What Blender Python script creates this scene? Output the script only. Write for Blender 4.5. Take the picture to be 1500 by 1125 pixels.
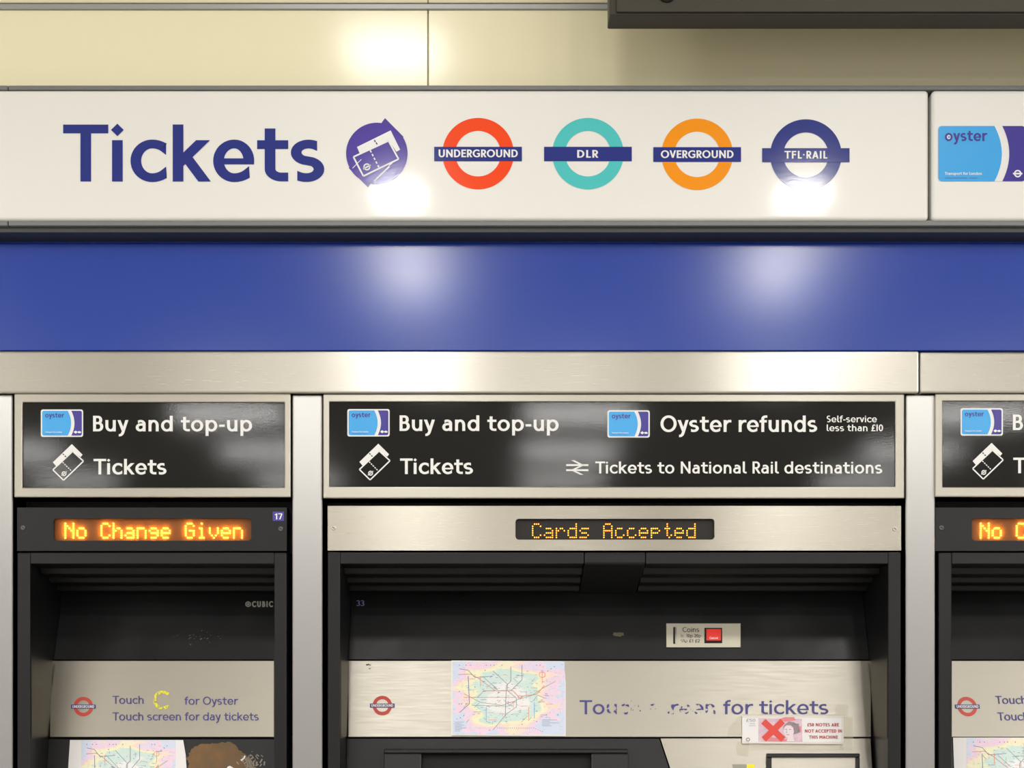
import bpy, bmesh, math, random
from mathutils import Vector, noise as mnoise

for o in list(bpy.data.objects):
    bpy.data.objects.remove(o, do_unlink=True)
scene = bpy.context.scene
COL = scene.collection

# ------------------------------------------------------------------ camera
D = 2.2                 # camera distance from the plane of the steel posts
S = 0.00111             # metres per photo pixel on that plane
EYE = 1.60
VX, VY = 740.0, 1000.0  # where the level camera's axis meets the wall, in photo pixels
cam = bpy.data.cameras.new('camera')
cam.sensor_width = 36.0
cam.lens = D / S / 1500.0 * 36.0
cam.shift_x = (750.0 - VX) / 1500.0
cam.shift_y = (VY - 562.5) / 1500.0
cam_o = bpy.data.objects.new('camera', cam)
cam_o.location = (0, -D, EYE)
cam_o.rotation_euler = (math.radians(90), 0, 0)
COL.objects.link(cam_o)
scene.camera = cam_o

# ------------------------------------------------------------------ light
w = bpy.data.worlds.new('concourse_air')
scene.world = w
w.use_nodes = True
w.node_tree.nodes['Background'].inputs[0].default_value = (1.0, 0.96, 0.88, 1)
w.node_tree.nodes['Background'].inputs[1].default_value = 0.15
CEIL = 3.5
def ceiling_lamp_or_fill(x, dist, sx, sy, power, col=(1.0, 0.98, 0.95)):
    l = bpy.data.lights.new('ceiling_lamp_or_fill', 'AREA')
    l.shape = 'RECTANGLE'; l.size = sx; l.size_y = sy
    l.energy = power; l.color = col
    o = bpy.data.objects.new('ceiling_lamp_or_fill', l)
    o.location = (x, -dist, CEIL - 0.02)
    COL.objects.link(o)
    return o
for x, dist, sx, sy, p in ((-0.33, 1.8, .28, .26, 7.5), (1.12, 1.8, .28, .26, 6), (-0.41, 3.1, .15, .12, 10), (1.15, 3.1, .15, .12, 10),
                   (-0.43, 3.95, .17, .13, 16), (1.23, 3.95, .17, .13, 16), (-3.4, 3.0, .9, .5, 86), (3.5, 3.0, .9, .5, 75), (-3.7, 4.6, .9, .5, 75), (3.8, 4.6, .9, .5, 75), (-0.42, 6.2, .4, .3, 7), (1.7, 6.2, .4, .3, 7)):  # the four wide side ones are added soft fill, kept clear of the reflections
    ceiling_lamp_or_fill(x, dist, sx, sy, p)
for x in (-4.0, -1.93, 0.52, 3.3, 5.4):
    for dist in (7.25, 8.8, 10.4):
        ceiling_lamp_or_fill(x, dist, 0.75, 0.3, 29)
scene.view_settings.view_transform = 'Standard'
scene.view_settings.look = 'None'
scene.view_settings.gamma = 1.0
scene.view_settings.use_curve_mapping = False
scene.view_settings.exposure = 0.15
scene.cycles.use_denoising = True
scene.cycles.max_bounces = 8

# ------------------------------------------------------------------ helpers
def P(px, py, d):
    """Photo pixel at depth d (metres behind the plane of the posts) -> world point."""
    if callable(d): d = d(py)
    k = S * (1 + d / D)
    return Vector(((px - VX) * k, d, EYE + (VY - py) * k))

def lin(c):
    def f(v):
        v /= 255.0
        return v / 12.92 if v <= 0.04045 else ((v + 0.055) / 1.055) ** 2.4
    return (f(c[0]), f(c[1]), f(c[2]), 1.0)

MATS = {}
def mat(name, rgb, rough=0.5, metal=0.0, spec=0.5, coat=0.0, coat_rough=0.05, emit=None, strength=0.0,
        bump=None, aniso=None, rough_noise=None, colour_noise=None):
    if name in MATS: return MATS[name]
    m = bpy.data.materials.new(name); m.use_nodes = True
    nt = m.node_tree; b = nt.nodes['Principled BSDF']
    b.inputs['Base Color'].default_value = lin(rgb)
    b.inputs['Roughness'].default_value = rough
    b.inputs['Metallic'].default_value = metal
    b.inputs['Specular IOR Level'].default_value = spec
    b.inputs['Coat Weight'].default_value = coat
    b.inputs['Coat Roughness'].default_value = coat_rough
    if emit:
        b.inputs['Emission Color'].default_value = lin(emit)
        b.inputs['Emission Strength'].default_value = strength
    tc = nt.nodes.new('ShaderNodeTexCoord')
    def nz(scale, detail=2.0, stretch=(1, 1, 1)):
        mp = nt.nodes.new('ShaderNodeMapping'); mp.inputs['Scale'].default_value = stretch
        nt.links.new(tc.outputs['Object'], mp.inputs['Vector'])
        n = nt.nodes.new('ShaderNodeTexNoise'); n.inputs['Scale'].default_value = scale; n.inputs['Detail'].default_value = detail
        nt.links.new(mp.outputs['Vector'], n.inputs['Vector'])
        return n
    if bump:
        scale, strength_, dist, stretch = bump
        n = nz(scale, 2.0, stretch)
        bp = nt.nodes.new('ShaderNodeBump'); bp.inputs['Strength'].default_value = strength_; bp.inputs['Distance'].default_value = dist
        nt.links.new(n.outputs['Fac'], bp.inputs['Height'])
        nt.links.new(bp.outputs['Normal'], b.inputs['Normal'])
        if coat: nt.links.new(bp.outputs['Normal'], b.inputs['Coat Normal'])
    if rough_noise:
        scale, lo, hi, stretch = rough_noise
        n = nz(scale, 3.0, stretch)
        mr = nt.nodes.new('ShaderNodeMapRange'); mr.inputs[1].default_value = 0.3; mr.inputs[2].default_value = 0.7
        mr.inputs[3].default_value = lo; mr.inputs[4].default_value = hi
        nt.links.new(n.outputs['Fac'], mr.inputs[0]); nt.links.new(mr.outputs[0], b.inputs['Roughness'])
    if colour_noise:
        scale, rgb2, stretch = colour_noise
        n = nz(scale, 3.0, stretch)
        mx = nt.nodes.new('ShaderNodeMix'); mx.data_type = 'RGBA'
        mx.inputs[6].default_value = lin(rgb); mx.inputs[7].default_value = lin(rgb2)
        mr = nt.nodes.new('ShaderNodeMapRange'); mr.inputs[1].default_value = 0.35; mr.inputs[2].default_value = 0.65
        nt.links.new(n.outputs['Fac'], mr.inputs[0]); nt.links.new(mr.outputs[0], mx.inputs[0])
        nt.links.new(mx.outputs[2], b.inputs['Base Color'])
    if aniso:
        amount, tangent = aniso
        b.inputs['Anisotropic'].default_value = amount
        cx = nt.nodes.new('ShaderNodeCombineXYZ')
        for i in range(3): cx.inputs[i].default_value = tangent[i]
        nt.links.new(cx.outputs[0], b.inputs['Tangent'])
    MATS[name] = m
    return m

def worn_mat(name, rgb, scale, lo, hi, rough=0.5):
    """Printed ink worn through in patches: the bare surface shows where the noise falls below the threshold."""
    m = bpy.data.materials.new(name); m.use_nodes = True
    nt = m.node_tree; b = nt.nodes['Principled BSDF']
    b.inputs['Base Color'].default_value = lin(rgb); b.inputs['Roughness'].default_value = rough
    tc = nt.nodes.new('ShaderNodeTexCoord')
    n = nt.nodes.new('ShaderNodeTexNoise'); n.inputs['Scale'].default_value = scale; n.inputs['Detail'].default_value = 4
    nt.links.new(tc.outputs['Object'], n.inputs['Vector'])
    mr = nt.nodes.new('ShaderNodeMapRange'); mr.inputs[1].default_value = lo; mr.inputs[2].default_value = hi
    nt.links.new(n.outputs['Fac'], mr.inputs[0]); nt.links.new(mr.outputs[0], b.inputs['Alpha'])
    return m

class MB:
    """Collects shapes in world space; build() links them as ONE mesh object."""
    def __init__(self): self.v = []; self.f = []; self.mi = []; self.cur = 0
    def face(self, pts):
        i = len(self.v); self.v += [Vector(p) for p in pts]
        self.f.append(tuple(range(i, i + len(pts)))); self.mi.append(self.cur)
    def solid(self, front, back):
        """Prism between two loops of equal length (front loop drawn as seen by the viewer)."""
        n = len(front); i = len(self.v)
        self.v += [Vector(p) for p in front] + [Vector(p) for p in back]
        self.f.append(tuple(range(i, i + n))); self.f.append(tuple(range(i + 2 * n - 1, i + n - 1, -1)))
        for k in range(n):
            k2 = (k + 1) % n
            self.f.append((i + k2, i + k, i + n + k, i + n + k2))
        self.mi += [self.cur] * (n + 2)
    def prism(self, pts, d0, t):
        """Outline in photo pixels, front at depth d0 (number or function of y), thickness t straight back."""
        fr = [P(x, y, d0) for x, y in pts]
        self.solid(fr, [p + Vector((0, t, 0)) for p in fr])
    def box(self, x0, y0, x1, y1, d0, d1):
        a, b = P(x0, y0, d0), P(x1, y1, d0)
        self.wbox(a.x, b.x, d0, d1, b.z, a.z)
    def wbox(self, x0, x1, y0, y1, z0, z1):
        i = len(self.v)
        for y in (y0, y1):
            self.v += [Vector(p) for p in ((x0, y, z0), (x1, y, z0), (x1, y, z1), (x0, y, z1))]
        for f in ((0, 1, 2, 3), (7, 6, 5, 4), (0, 4, 5, 1), (1, 5, 6, 2), (2, 6, 7, 3), (3, 7, 4, 0)):
            self.f.append(tuple(i + k for k in f)); self.mi.append(self.cur)
    def slab(self, x0, y0, x1, y1, dfun, t):
        self.prism([(x0, y1), (x1, y1), (x1, y0), (x0, y0)], dfun, t)
    def frame(self, o, n, d0, d1):
        """Rectangular frame: outer rect o, inner rect n, in pixels of the front plane."""
        oc = [(o[0], o[3]), (o[2], o[3]), (o[2], o[1]), (o[0], o[1])]; nc = [(n[0], n[3]), (n[2], n[3]), (n[2], n[1]), (n[0], n[1])]
        i = len(self.v); back = Vector((0, d1 - d0, 0))
        of, nf = [P(x, y, d0) for x, y in oc], [P(x, y, d0) for x, y in nc]
        self.v += of + nf + [p + back for p in of] + [p + back for p in nf]
        for k in range(4):
            q = (k + 1) % 4
            self.f += [(i+k, i+q, i+4+q, i+4+k), (i+8+q, i+8+k, i+12+k, i+12+q), (i+q, i+k, i+8+k, i+8+q), (i+4+k, i+4+q, i+12+q, i+12+k)]
            self.mi += [self.cur] * 4
    def ring(self, cx, cy, ro, ri, d0, t, n=72, a0=0, a1=360):
        fr = []; steps = n if a1 - a0 == 360 else n + 1
        for k in range(steps):
            a = math.radians(a0 + (a1 - a0) * k / n)
            fr.append((math.cos(a), -math.sin(a)))
        m = len(fr); full = a1 - a0 == 360
        for k in range(m if full else m - 1):
            p, q = fr[k], fr[(k + 1) % m]
            loop = [(cx + p[0] * ri, cy + p[1] * ri), (cx + p[0] * ro, cy + p[1] * ro), (cx + q[0] * ro, cy + q[1] * ro), (cx + q[0] * ri, cy + q[1] * ri)]
            self.face([P(x, y, d0) for x, y in loop])
    def disc(self, cx, cy, r, d0, t, n=40, ry=None):
        ry = ry or r
        self.prism([(cx + r * math.cos(2 * math.pi * k / n), cy - ry * math.sin(2 * math.pi * k / n)) for k in range(n)], d0, t)
    def flat(self, pts, d0):
        self.face([P(x, y, d0) for x, y in pts])
    def line(self, pts, wd, d0):
        """Flat strip of constant width along a pixel path."""
        for (x0, y0), (x1, y1) in zip(pts, pts[1:]):
            l = math.hypot(x1 - x0, y1 - y0) or 1
            nx, ny = -(y1 - y0) / l * wd / 2, (x1 - x0) / l * wd / 2
            q = [(x0 + nx, y0 + ny), (x1 + nx, y1 + ny), (x1 - nx, y1 - ny), (x0 - nx, y0 - ny)]
            self.flat(q, d0)
    def build(self, name, m, parent=None, bevel=0.0, smooth=False, segs=2):
        origin = Vector((0, 0, 0))
        if parent is not None:
            p = parent
            while p is not None: origin += p.location; p = p.parent
            loc = Vector((0, 0, 0))
        else:
            xs = [v.x for v in self.v]; ys = [v.y for v in self.v]; zs = [v.z for v in self.v]
            origin = Vector(((min(xs) + max(xs)) / 2, (min(ys) + max(ys)) / 2, min(zs))); loc = origin.copy()
        me = bpy.data.meshes.new(name)
        me.from_pydata([v - origin for v in self.v], [], self.f)
        for i, mm in enumerate(m if isinstance(m, (list, tuple)) else [m]): me.materials.append(mm)
        for p_, k in zip(me.polygons, self.mi): p_.material_index = k; p_.use_smooth = smooth
        bm = bmesh.new(); bm.from_mesh(me)
        if len(bm.faces) < 4000:
            bmesh.ops.recalc_face_normals(bm, faces=[f for f in bm.faces if all(len(e.link_faces) == 2 for e in f.edges)])
        for f in bm.faces:                      # single flat faces look towards the viewer
            if any(len(e.link_faces) == 1 for e in f.edges):
                f.normal_update()
                if f.normal.y > 0: f.normal_flip()
        bm.to_mesh(me); bm.free(); me.update()
        o = bpy.data.objects.new(name, me); COL.objects.link(o)
        o.location = loc
        if parent is not None: o.parent = parent
        if bevel:
            b = o.modifiers.new('bevel', 'BEVEL'); b.width = bevel; b.segments = segs; b.limit_method = 'ANGLE'
            b.angle_limit = math.radians(40)
        return o

def tag(o, label, cat, group=None):
    o['label'] = label; o['category'] = cat
    if group: o['group'] = group
    return o
def structure(o):
    o['kind'] = 'structure'; return o
def thing(name, label, cat, loc, group=None):
    o = bpy.data.objects.new(name, None); COL.objects.link(o); o.location = loc; o.empty_display_size = 0.05
    return tag(o, label, cat, group)
def copy_tree(o, parent=None):
    c = o.copy(); COL.objects.link(c)
    if parent is not None: c.parent = parent
    for ch in [q for q in bpy.data.objects if q.parent == o]: copy_tree(ch, c)
    return c

# ------------------------------------------------------------------ lettering: a drawn humanist sans, one pen stroke per limb
XH = 0.725
def arc(cx, cy, rx, ry, a0, a1, n=None):
    n = n or max(4, int(abs(a1 - a0) / 9))
    return [(cx + rx * math.cos(math.radians(a0 + (a1 - a0) * k / n)), cy + ry * math.sin(math.radians(a0 + (a1 - a0) * k / n))) for k in range(n + 1)]
def glyph(ch, w):
    """-> (advance width, left bearing, right bearing, strokes [(points, cut0, cut1, closed)], filled polygons)."""
    h, v, X = w / 2, w * 0.43, XH
    R, St, Di = 0.05, 0.085, 0.015      # side bearings: round, straight, diagonal
    s = []; fill = []
    def a(pts, c0=None, c1=None, closed=False): s.append((pts, c0, c1, closed))
    def ell(cx, cy, rx, ry): a(arc(cx, cy, rx, ry, 0, 360, 44)[:-1], closed=True)
    if ch == ' ': return 0.37, 0, 0, [], []
    if ch == 'o': ell(.36, X/2, .36-h, X/2-v+.012); return .72, R, R, s, fill
    if ch == 'c':
        a(arc(.37, X/2, .33, X/2-v+.012, 44, 90) + arc(.37, X/2, .37-h, X/2-v+.012, 90, 270)[1:] + arc(.37, X/2, .33, X/2-v+.012, 270, 316)[1:], 'v', 'v'); return .62, R, Di, s, fill
    if ch == 'e':
        fill.append([(h, .30), (.698, .30), (.698, .30+w*.58), (h, .30+w*.58)]); a(arc(.36, X/2, .34-h, X/2-v+.012, -10, 90) + arc(.36, X/2, .36-h, X/2-v+.012, 90, 270)[1:] + arc(.36, X/2, .34, X/2-v+.012, 270, 318)[1:], 'h', 'v'); return .70, R, R*.6, s, fill
    if ch == 'a':
        W = .58
        a(arc(.29, .47, W-h-.29, X-v-.47+.01, 138, 0) + [(W-h, 0)], 'v'); ry = (.44-v)/2
        a([(W-h, .44), (.30, .44)] + arc(.26, v+ry-.008, .26-h, ry, 90, 270)[1:] + [(.34, v*1.1), (W-h, .17)]); return W, R, St, s, fill
    if ch in 'dp':
        W = .69
        if ch == 'd': ell(.345, X/2, .345-h, X/2-v+.012); a([(W-h, 0), (W-h, 1.0)]); return W, R, St, s, fill
        ell(W-.345, X/2, .345-h, X/2-v+.012); a([(h, -.29), (h, X)]); return W, St, R, s, fill
    if ch in 'nh':
        W = .60
        a([(h, 0), (h, X if ch == 'n' else 1.0)]); a(arc(W/2, .38, W/2-h, X-v-.38+.012, 180, 0) + [(W-h, 0)]); return W, St, St, s, fill
    if ch == 'u':
        W = .61
        a([(h, X), (h, .33)] + arc(W/2, .33, W/2-h, .33-v+.012, 180, 360)[1:]); a([(W-h, 0), (W-h, X)]); return W, St, St, s, fill
    if ch == 'r': a([(h, 0), (h, X)]); a(arc(.37, .34, .37-h, X-v-.34+.012, 180, 72), None, 'v'); return .44, St, 0, s, fill
    if ch == 's':
        W = .57; ry = (X - 2*v + .02) / 4; yt = X - v - ry + .01; yb = v + ry - .01
        a(arc(.30, yt, W-.34, ry, 50, 90) + arc(.30, yt, .30-h, ry, 90, 245)[1:] + arc(.27, yb, W-.27-h, ry, 65, -90) + arc(.27, yb, .25, ry, -90, -130)[1:], 'v', 'v'); return W, R*.5, R*.8, s, fill
    if ch == 't':
        a([(.22, .93), (.22, .22)] + arc(.42, .22, .20, .22-v, 180, 262)[1:] + [(.53, v*1.02)], None, 'v'); a([(0, X-v), (.53, X-v)]); return .53, .02, .02, s, fill
    if ch == 'k':
        a([(h, 0), (h, 1.0)]); a([(h, .30), (.60-h*.9, X)], None, 'h'); a([(h+.14, .43), (.64-h*1.05, 0)], None, 'h'); return .64, St, 0, s, fill
    if ch == 'i':
        q = w * .60; a([(q, 0), (q, X)]); y = .905
        fill.append([(0, y), (q, y-q), (2*q, y), (q, y+q)]); return 2*q, St-.02, St-.02, s, fill
    if ch == 'l': a([(h, 1.0), (h, .2)] + arc(.26, .2, .26-h, .2-v, 180, 262)[1:] + [(.30, v)], None, 'v'); return .30, St, .01, s, fill
    if ch == 'f': a([(.19, 0), (.19, .80)] + arc(.37, .80, .18, .20-v+.012, 180, 92)[1:] + [(.46, 1-v+.012)], None, 'v'); a([(0, X-v), (.43, X-v)]); return .45, .02, .0, s, fill
    if ch == 'v': a([(h, X), (.31, h*.3)], 'h', 'h'); a([(.62-h, X), (.31, h*.3)], 'h', 'h'); return .62, Di, Di, s, fill
    if ch == 'y': a([(h, X), (.33, .06)], 'h'); a([(.64-h, X), (.32, -.06), (.27, -.17), (.19, -.235), (.08, -.25)], 'h', 'v'); return .64, Di, Di, s, fill
    # capitals
    if ch == 'T': a([(0, 1-v), (.77, 1-v)]); a([(.385, 0), (.385, 1-v)]); return .77, .02, -.02, s, fill
    if ch == 'I': a([(h, 0), (h, 1)]); return w, St, St, s, fill
    if ch == 'L': a([(h, 1), (h, 0)]); a([(h, v), (.48, v)]); return .48, St, .02, s, fill
    if ch in 'EF':
        a([(h, 0), (h, 1)]); a([(h, 1-v), (.54, 1-v)]); a([(h, .52), (.50, .52)])
        if ch == 'E': a([(h, v), (.55, v)])
        return .55, St, .03, s, fill
    if ch == 'H': a([(h, 0), (h, 1)]); a([(.72-h, 0), (.72-h, 1)]); a([(h, .52), (.72-h, .52)]); return .72, St, St, s, fill
    if ch == 'N': a([(h, 0), (h, 1)]); a([(.76-h, 0), (.76-h, 1)]); a([(h, .98-h*.4), (.76-h, .02+h*.4)]); return .76, St, St, s, fill
    if ch == 'M': a([(h, 0), (h, 1)]); a([(.92-h, 0), (.92-h, 1)]); a([(h, .96), (.46, .36)]); a([(.92-h, .96), (.46, .36)]); return .92, St, St, s, fill
    if ch == 'U': a([(h, 1), (h, .36)] + arc(.36, .36, .36-h, .36-v+.01, 180, 360)[1:] + [(.72-h, 1)]); return .72, St, St, s, fill
    if ch == 'V': a([(h, 1), (.37, h*.4)], 'h', 'h'); a([(.74-h, 1), (.37, h*.4)], 'h', 'h'); return .74, Di, Di, s, fill
    if ch == 'A': a([(h, 0), (.38, 1-h*.4)], 'h', 'h'); a([(.76-h, 0), (.38, 1-h*.4)], 'h', 'h'); a([(.2, .30), (.56, .30)]); return .76, Di, Di, s, fill
    if ch == 'O': ell(.48, .5, .48-h, .5-v+.012); return .96, R, R, s, fill
    if ch == 'C': a(arc(.49, .5, .44, .5-v+.01, 48, 90) + arc(.49, .5, .49-h, .5-v+.01, 90, 270)[1:] + arc(.49, .5, .44, .5-v+.01, 270, 312)[1:], 'v', 'v'); return .80, R, .03, s, fill
    if ch == 'G': a(arc(.49, .5, .44, .5-v+.01, 48, 90) + arc(.49, .5, .49-h, .5-v+.01, 90, 270)[1:] + arc(.49, .5, .44, .5-v+.01, 270, 310)[1:], 'v', 'v'); a([(.85-h, .10), (.85-h, .50)]); a([(.50, .47), (.85, .47)]); return .85, R, .06, s, fill
    if ch == 'D': a([(h, 0), (h, 1)]); a([(h, 1-v), (.30, 1-v)] + arc(.30, .5, .44-h, .5-v, 90, -90)[1:] + [(h, v)]); return .74, St, R, s, fill
    if ch in 'PR':
        W = .58; m = .46
        a([(h, 0), (h, 1)]); c = (1-v+m)/2
        a([(h, 1-v), (.30, 1-v)] + arc(.30, c, W-.30-h, c-m, 90, -90)[1:] + [(h, m)])
        if ch == 'R': a([(.26, m), (.62-h, 0)], None, 'h'); return .62, St, .01, s, fill
        return W, St, .02, s, fill
    if ch == 'B':
        a([(h, 0), (h, 1)]); m = .53; c1 = (1-v+m)/2; c2 = (v+m)/2
        a([(h, 1-v), (.30, 1-v)] + arc(.30, c1, .54-.30-h, c1-m, 90, -90)[1:] + [(h, m)])
        a([(h, m), (.32, m)] + arc(.32, c2, .60-.32-h, c2-v, 90, -90)[1:] + [(h, v)]); return .60, St, .04, s, fill
    if ch == 'S':
        W = .56; ry = (1 - 2*v + .02) / 4; yt = 1 - v - ry + .01; yb = v + ry - .01
        a(arc(.30, yt, W-.33, ry, 50, 90) + arc(.30, yt, .30-h, ry, 90, 248)[1:] + arc(.27, yb, W-.27-h, ry, 68, -90) + arc(.27, yb, .26, ry, -90, -130)[1:], 'v', 'v'); return W, R, R, s, fill
    # figures and marks
    if ch == '0': ell(.29, .5, .29-h, .5-v+.01); return .58, R, R, s, fill
    if ch == '1': a([(.30, 0), (.30, 1)]); a([(.06, .76), (.30, .90)], 'v'); return .38, R, St, s, fill
    if ch == '2': a(arc(.27, .70, .25-h*.4, .30-v, 155, -35) + [(h*.8, v)], 'v'); a([(0, v), (.54, v)]); return .54, R, R, s, fill
    if ch == '3': a(arc(.26, .74, .24-h*.5, .26-v, 150, -88) ); a(arc(.26, .27, .28-h*.5, .27-v, 88, -150)); return .55, R, R, s, fill
    if ch == '5': a([(.50, 1-v), (.13, 1-v), (.10, .56)]); a([(.10, .56), (.26, .60)] + arc(.26, .30, .28-h*.6, .30-v, 88, -140)[1:]); return .55, R, R, s, fill
    if ch == '7': a([(0, 1-v), (.54, 1-v)]); a([(.50, 1-v), (.20, 0)], None, 'h'); return .55, R, R, s, fill
    if ch == '£': a(arc(.38, .74, .17, .26-v, 30, 180) + [(.21, .35), (.10, v)], 'v'); a([(0, v), (.56, v)]); a([(.04, .46), (.42, .46)]); return .56, R, R, s, fill
    if ch == '-': a([(0, .36), (.34, .36)]); return .34, .05, .05, s, fill
    if ch == '·': q = w*.55; fill.append([(0, .5), (q, .5-q), (2*q, .5), (q, .5+q)]); return 2*q, .06, .06, s, fill
    raise KeyError(ch)

def stroke_quads(pts, w, cut0, cut1, closed):
    n = len(pts); L = []; Rr = []
    for i, p in enumerate(pts):
        a = pts[i-1] if (i > 0 or closed) else None
        b = pts[(i+1) % n] if (i < n-1 or closed) else None
        def unit(p, q):
            l = math.hypot(q[0]-p[0], q[1]-p[1]) or 1e-9
            return ((q[0]-p[0])/l, (q[1]-p[1])/l)
        t0 = unit(a, p) if a else None; t1 = unit(p, b) if b else None
        if t0 and t1:
            t = (t0[0]+t1[0], t0[1]+t1[1]); l = math.hypot(*t) or 1; t = (t[0]/l, t[1]/l)
            mit = min(1.6, 1 / max(.4, t[0]*t1[0]+t[1]*t1[1]))
        else: t = t0 or t1; mit = 1
        o = (-t[1]*w/2*mit, t[0]*w/2*0.84*mit)
        l_, r_ = (p[0]+o[0], p[1]+o[1]), (p[0]-o[0], p[1]-o[1])
        cut = cut0 if i == 0 else cut1 if i == n-1 else None
        if cut and not closed:
            def slide(q):
                if cut == 'v' and abs(t[0]) > .2: k = (p[0]-q[0])/t[0]
                elif cut == 'h' and abs(t[1]) > .2: k = (p[1]-q[1])/t[1]
                else: return q
                return (q[0]+t[0]*k, q[1]+t[1]*k)
            l_, r_ = slide(l_), slide(r_)
        L.append(l_); Rr.append(r_)
    rng = range(n) if closed else range(n-1)
    return [[L[i], L[(i+1) % n], Rr[(i+1) % n], Rr[i]] for i in rng]

def lift(d, k): return lambda y: (d(y) if callable(d) else d) - 3e-5 * k
def write(mb, text, x0, x1, base, cap, w, d, track=0.0, only=None, xh=None):
    """Set one line of lettering: fitted between x0 and x1 (photo pixels), baseline and cap height in pixels."""
    global XH
    old = XH
    if xh: XH = xh
    pos = []; x = 0.0; prev = None
    for i, ch in enumerate(text):
        W, l, r, st, fi = glyph(ch, w)
        if prev is not None: x += prev + l + track
        pos.append((x, st, fi)); x += W; prev = r
    XH = old
    k = (x1 - x0) / x
    for i, (ox, st, fi) in enumerate(pos):
        if only is not None and i not in only: continue
        nth = i % 2 * 4
        tr = lambda p: (x0 + (ox + p[0]) * k, base - p[1] * cap)
        for pts, c0, c1, cl in st:
            for q in stroke_quads(pts, w, c0, c1, cl): mb.flat([tr(p) for p in q], lift(d, nth))
            nth += 1
        for q in fi: mb.flat([tr(p) for p in q], lift(d, nth)); nth += 1
    return mb

LED = {'N': '10001 11001 10101 10011 10001 10001 10001', 'o': '00000 00000 01110 10001 10001 10001 01110', 'C': '01110 10001 10000 10000 10000 10001 01110',
       'h': '10000 10000 10110 11001 10001 10001 10001', 'a': '00000 00000 01110 00001 01111 10001 01111', 'n': '00000 00000 11110 10001 10001 10001 10001',
       'g': '00000 00000 01110 10001 01111 00001 01110', 'e': '00000 00000 01110 10001 11111 10000 01110', 'G': '01110 10001 10000 10111 10001 10001 01110',
       'i': '00100 00000 01100 00100 00100 00100 01110', 'v': '00000 00000 10001 10001 10001 01010 00100', 'r': '00000 00000 10110 11001 10000 10000 10000',
       'd': '00001 00001 01111 10001 10001 10001 01111', 's': '00000 00000 01111 10000 01110 00001 11110', 'A': '01110 10001 10001 11111 10001 10001 10001',
       'c': '00000 00000 01110 10000 10000 10001 01110', 'p': '00000 00000 11110 10001 11110 10000 10000', 't': '00100 00100 01110 00100 00100 00101 00010'}
def led_text(mb, text, x0, y0, px, py, r, d):
    for i, ch in enumerate(text):
        if ch == ' ': continue
        for j, row in enumerate(LED[ch].split()):
            for k, c in enumerate(row):
                if c == '1': mb.disc(x0 + (i*6+k)*px, y0 + j*py, r, d, 0.0022, n=8)

# ------------------------------------------------------------------ materials
TX, TZ = (1, 0, 0), (0, 0, 1)
steel_h = mat('brushed_steel_across', (214, 210, 200), rough=0.30, metal=1.0, aniso=(0.9, TZ), rough_noise=(60, 0.27, 0.36, (0.4, 1, 30)))
steel_head = mat('brushed_steel_header', (188, 183, 171), rough=0.30, metal=1.0, aniso=(0.9, TZ), rough_noise=(60, 0.27, 0.36, (0.4, 1, 30)))
steel_v = mat('brushed_steel_upright', (188, 187, 184), rough=0.42, metal=1.0, aniso=(0.9, TX), rough_noise=(60, 0.36, 0.44, (30, 1, 0.4)))
steel_frame = mat('satin_steel_frame', (190, 186, 174), rough=0.36, metal=1.0, aniso=(0.6, TZ))
steel_panel = mat('brushed_steel_panel', (200, 195, 184), rough=0.45, metal=1.0, aniso=(0.85, TZ), rough_noise=(40, 0.41, 0.49, (0.5, 1, 12)))
steel_dull = mat('dull_steel', (84, 80, 70), rough=0.5, metal=1.0)
enamel = mat('white_enamel', (241, 240, 235), rough=0.35, coat=1.0, coat_rough=0.07)
cream = mat('cream_laminate', (250, 243, 204), rough=0.45, coat=0.8, coat_rough=0.14)
cream_up = mat('pale_cream_laminate', (238, 225, 196), rough=0.45)
grey_rail = mat('grey_aluminium_rail', (168, 170, 168), rough=0.4, metal=0.6)
dark_rail = mat('dark_grey_rail', (60, 64, 66), rough=0.45)
blue = mat('blue_laminate', (32, 66, 166), rough=0.17, spec=0.62)
ink_blue = mat('navy_vinyl', (42, 54, 138), rough=0.1, bump=(300, .3, .0001, (1, 1, 1)))
purple = mat('purple_vinyl', (80, 60, 166), rough=0.1, bump=(330, .3, .0001, (1, 1, 1)))
vinyl_white = mat('white_vinyl', (238, 238, 236), rough=0.3)
red = mat('orange_red_vinyl', (255, 78, 30), rough=0.1)
teal = mat('turquoise_vinyl', (84, 204, 204), rough=0.1)
orange = mat('orange_vinyl', (255, 156, 22), rough=0.1)
sky_blue = mat('sky_blue_vinyl', (58, 170, 240), rough=0.25)
pale_blue_ink = mat('blue_small_print', (36, 128, 205), rough=0.3)
violet = mat('violet_vinyl', (58, 46, 150), rough=0.25)
sign_black = mat('black_sign_vinyl', (31, 31, 30), rough=0.06, spec=0.3, bump=(520, 0.3, 0.00007, (1, 1, 1)))
black = mat('black_powder_coat', (20, 20, 21), rough=0.38, spec=0.35, bump=(1600, 0.08, 0.0005, (1, 1, 1)))
black_gloss = mat('black_moulded_plastic', (22, 22, 23), rough=0.30, spec=0.28, rough_noise=(9, 0.26, 0.42, (1, 1, 1)))
void = mat('matt_black', (14, 14, 14), rough=0.7)
olive = mat('olive_brown_sheet', (48, 44, 32), rough=0.5)
screw = mat('bright_screw', (190, 186, 176), rough=0.3, metal=1.0)
paper = mat('white_paper', (232, 230, 230), rough=0.5, coat=0.3, coat_rough=0.25)
led_back_warm = mat('brown_display_screen', (112, 84, 58), rough=0.35)
led_back_dark = mat('dark_display_screen', (36, 33, 30), rough=0.4, spec=0.3)
led_hot = mat('amber_lamps_bright', (255, 180, 60), emit=(255, 176, 62), strength=7.0)
led_fine = mat('amber_lamps', (255, 180, 60), emit=(255, 150, 26), strength=2.6)
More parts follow.
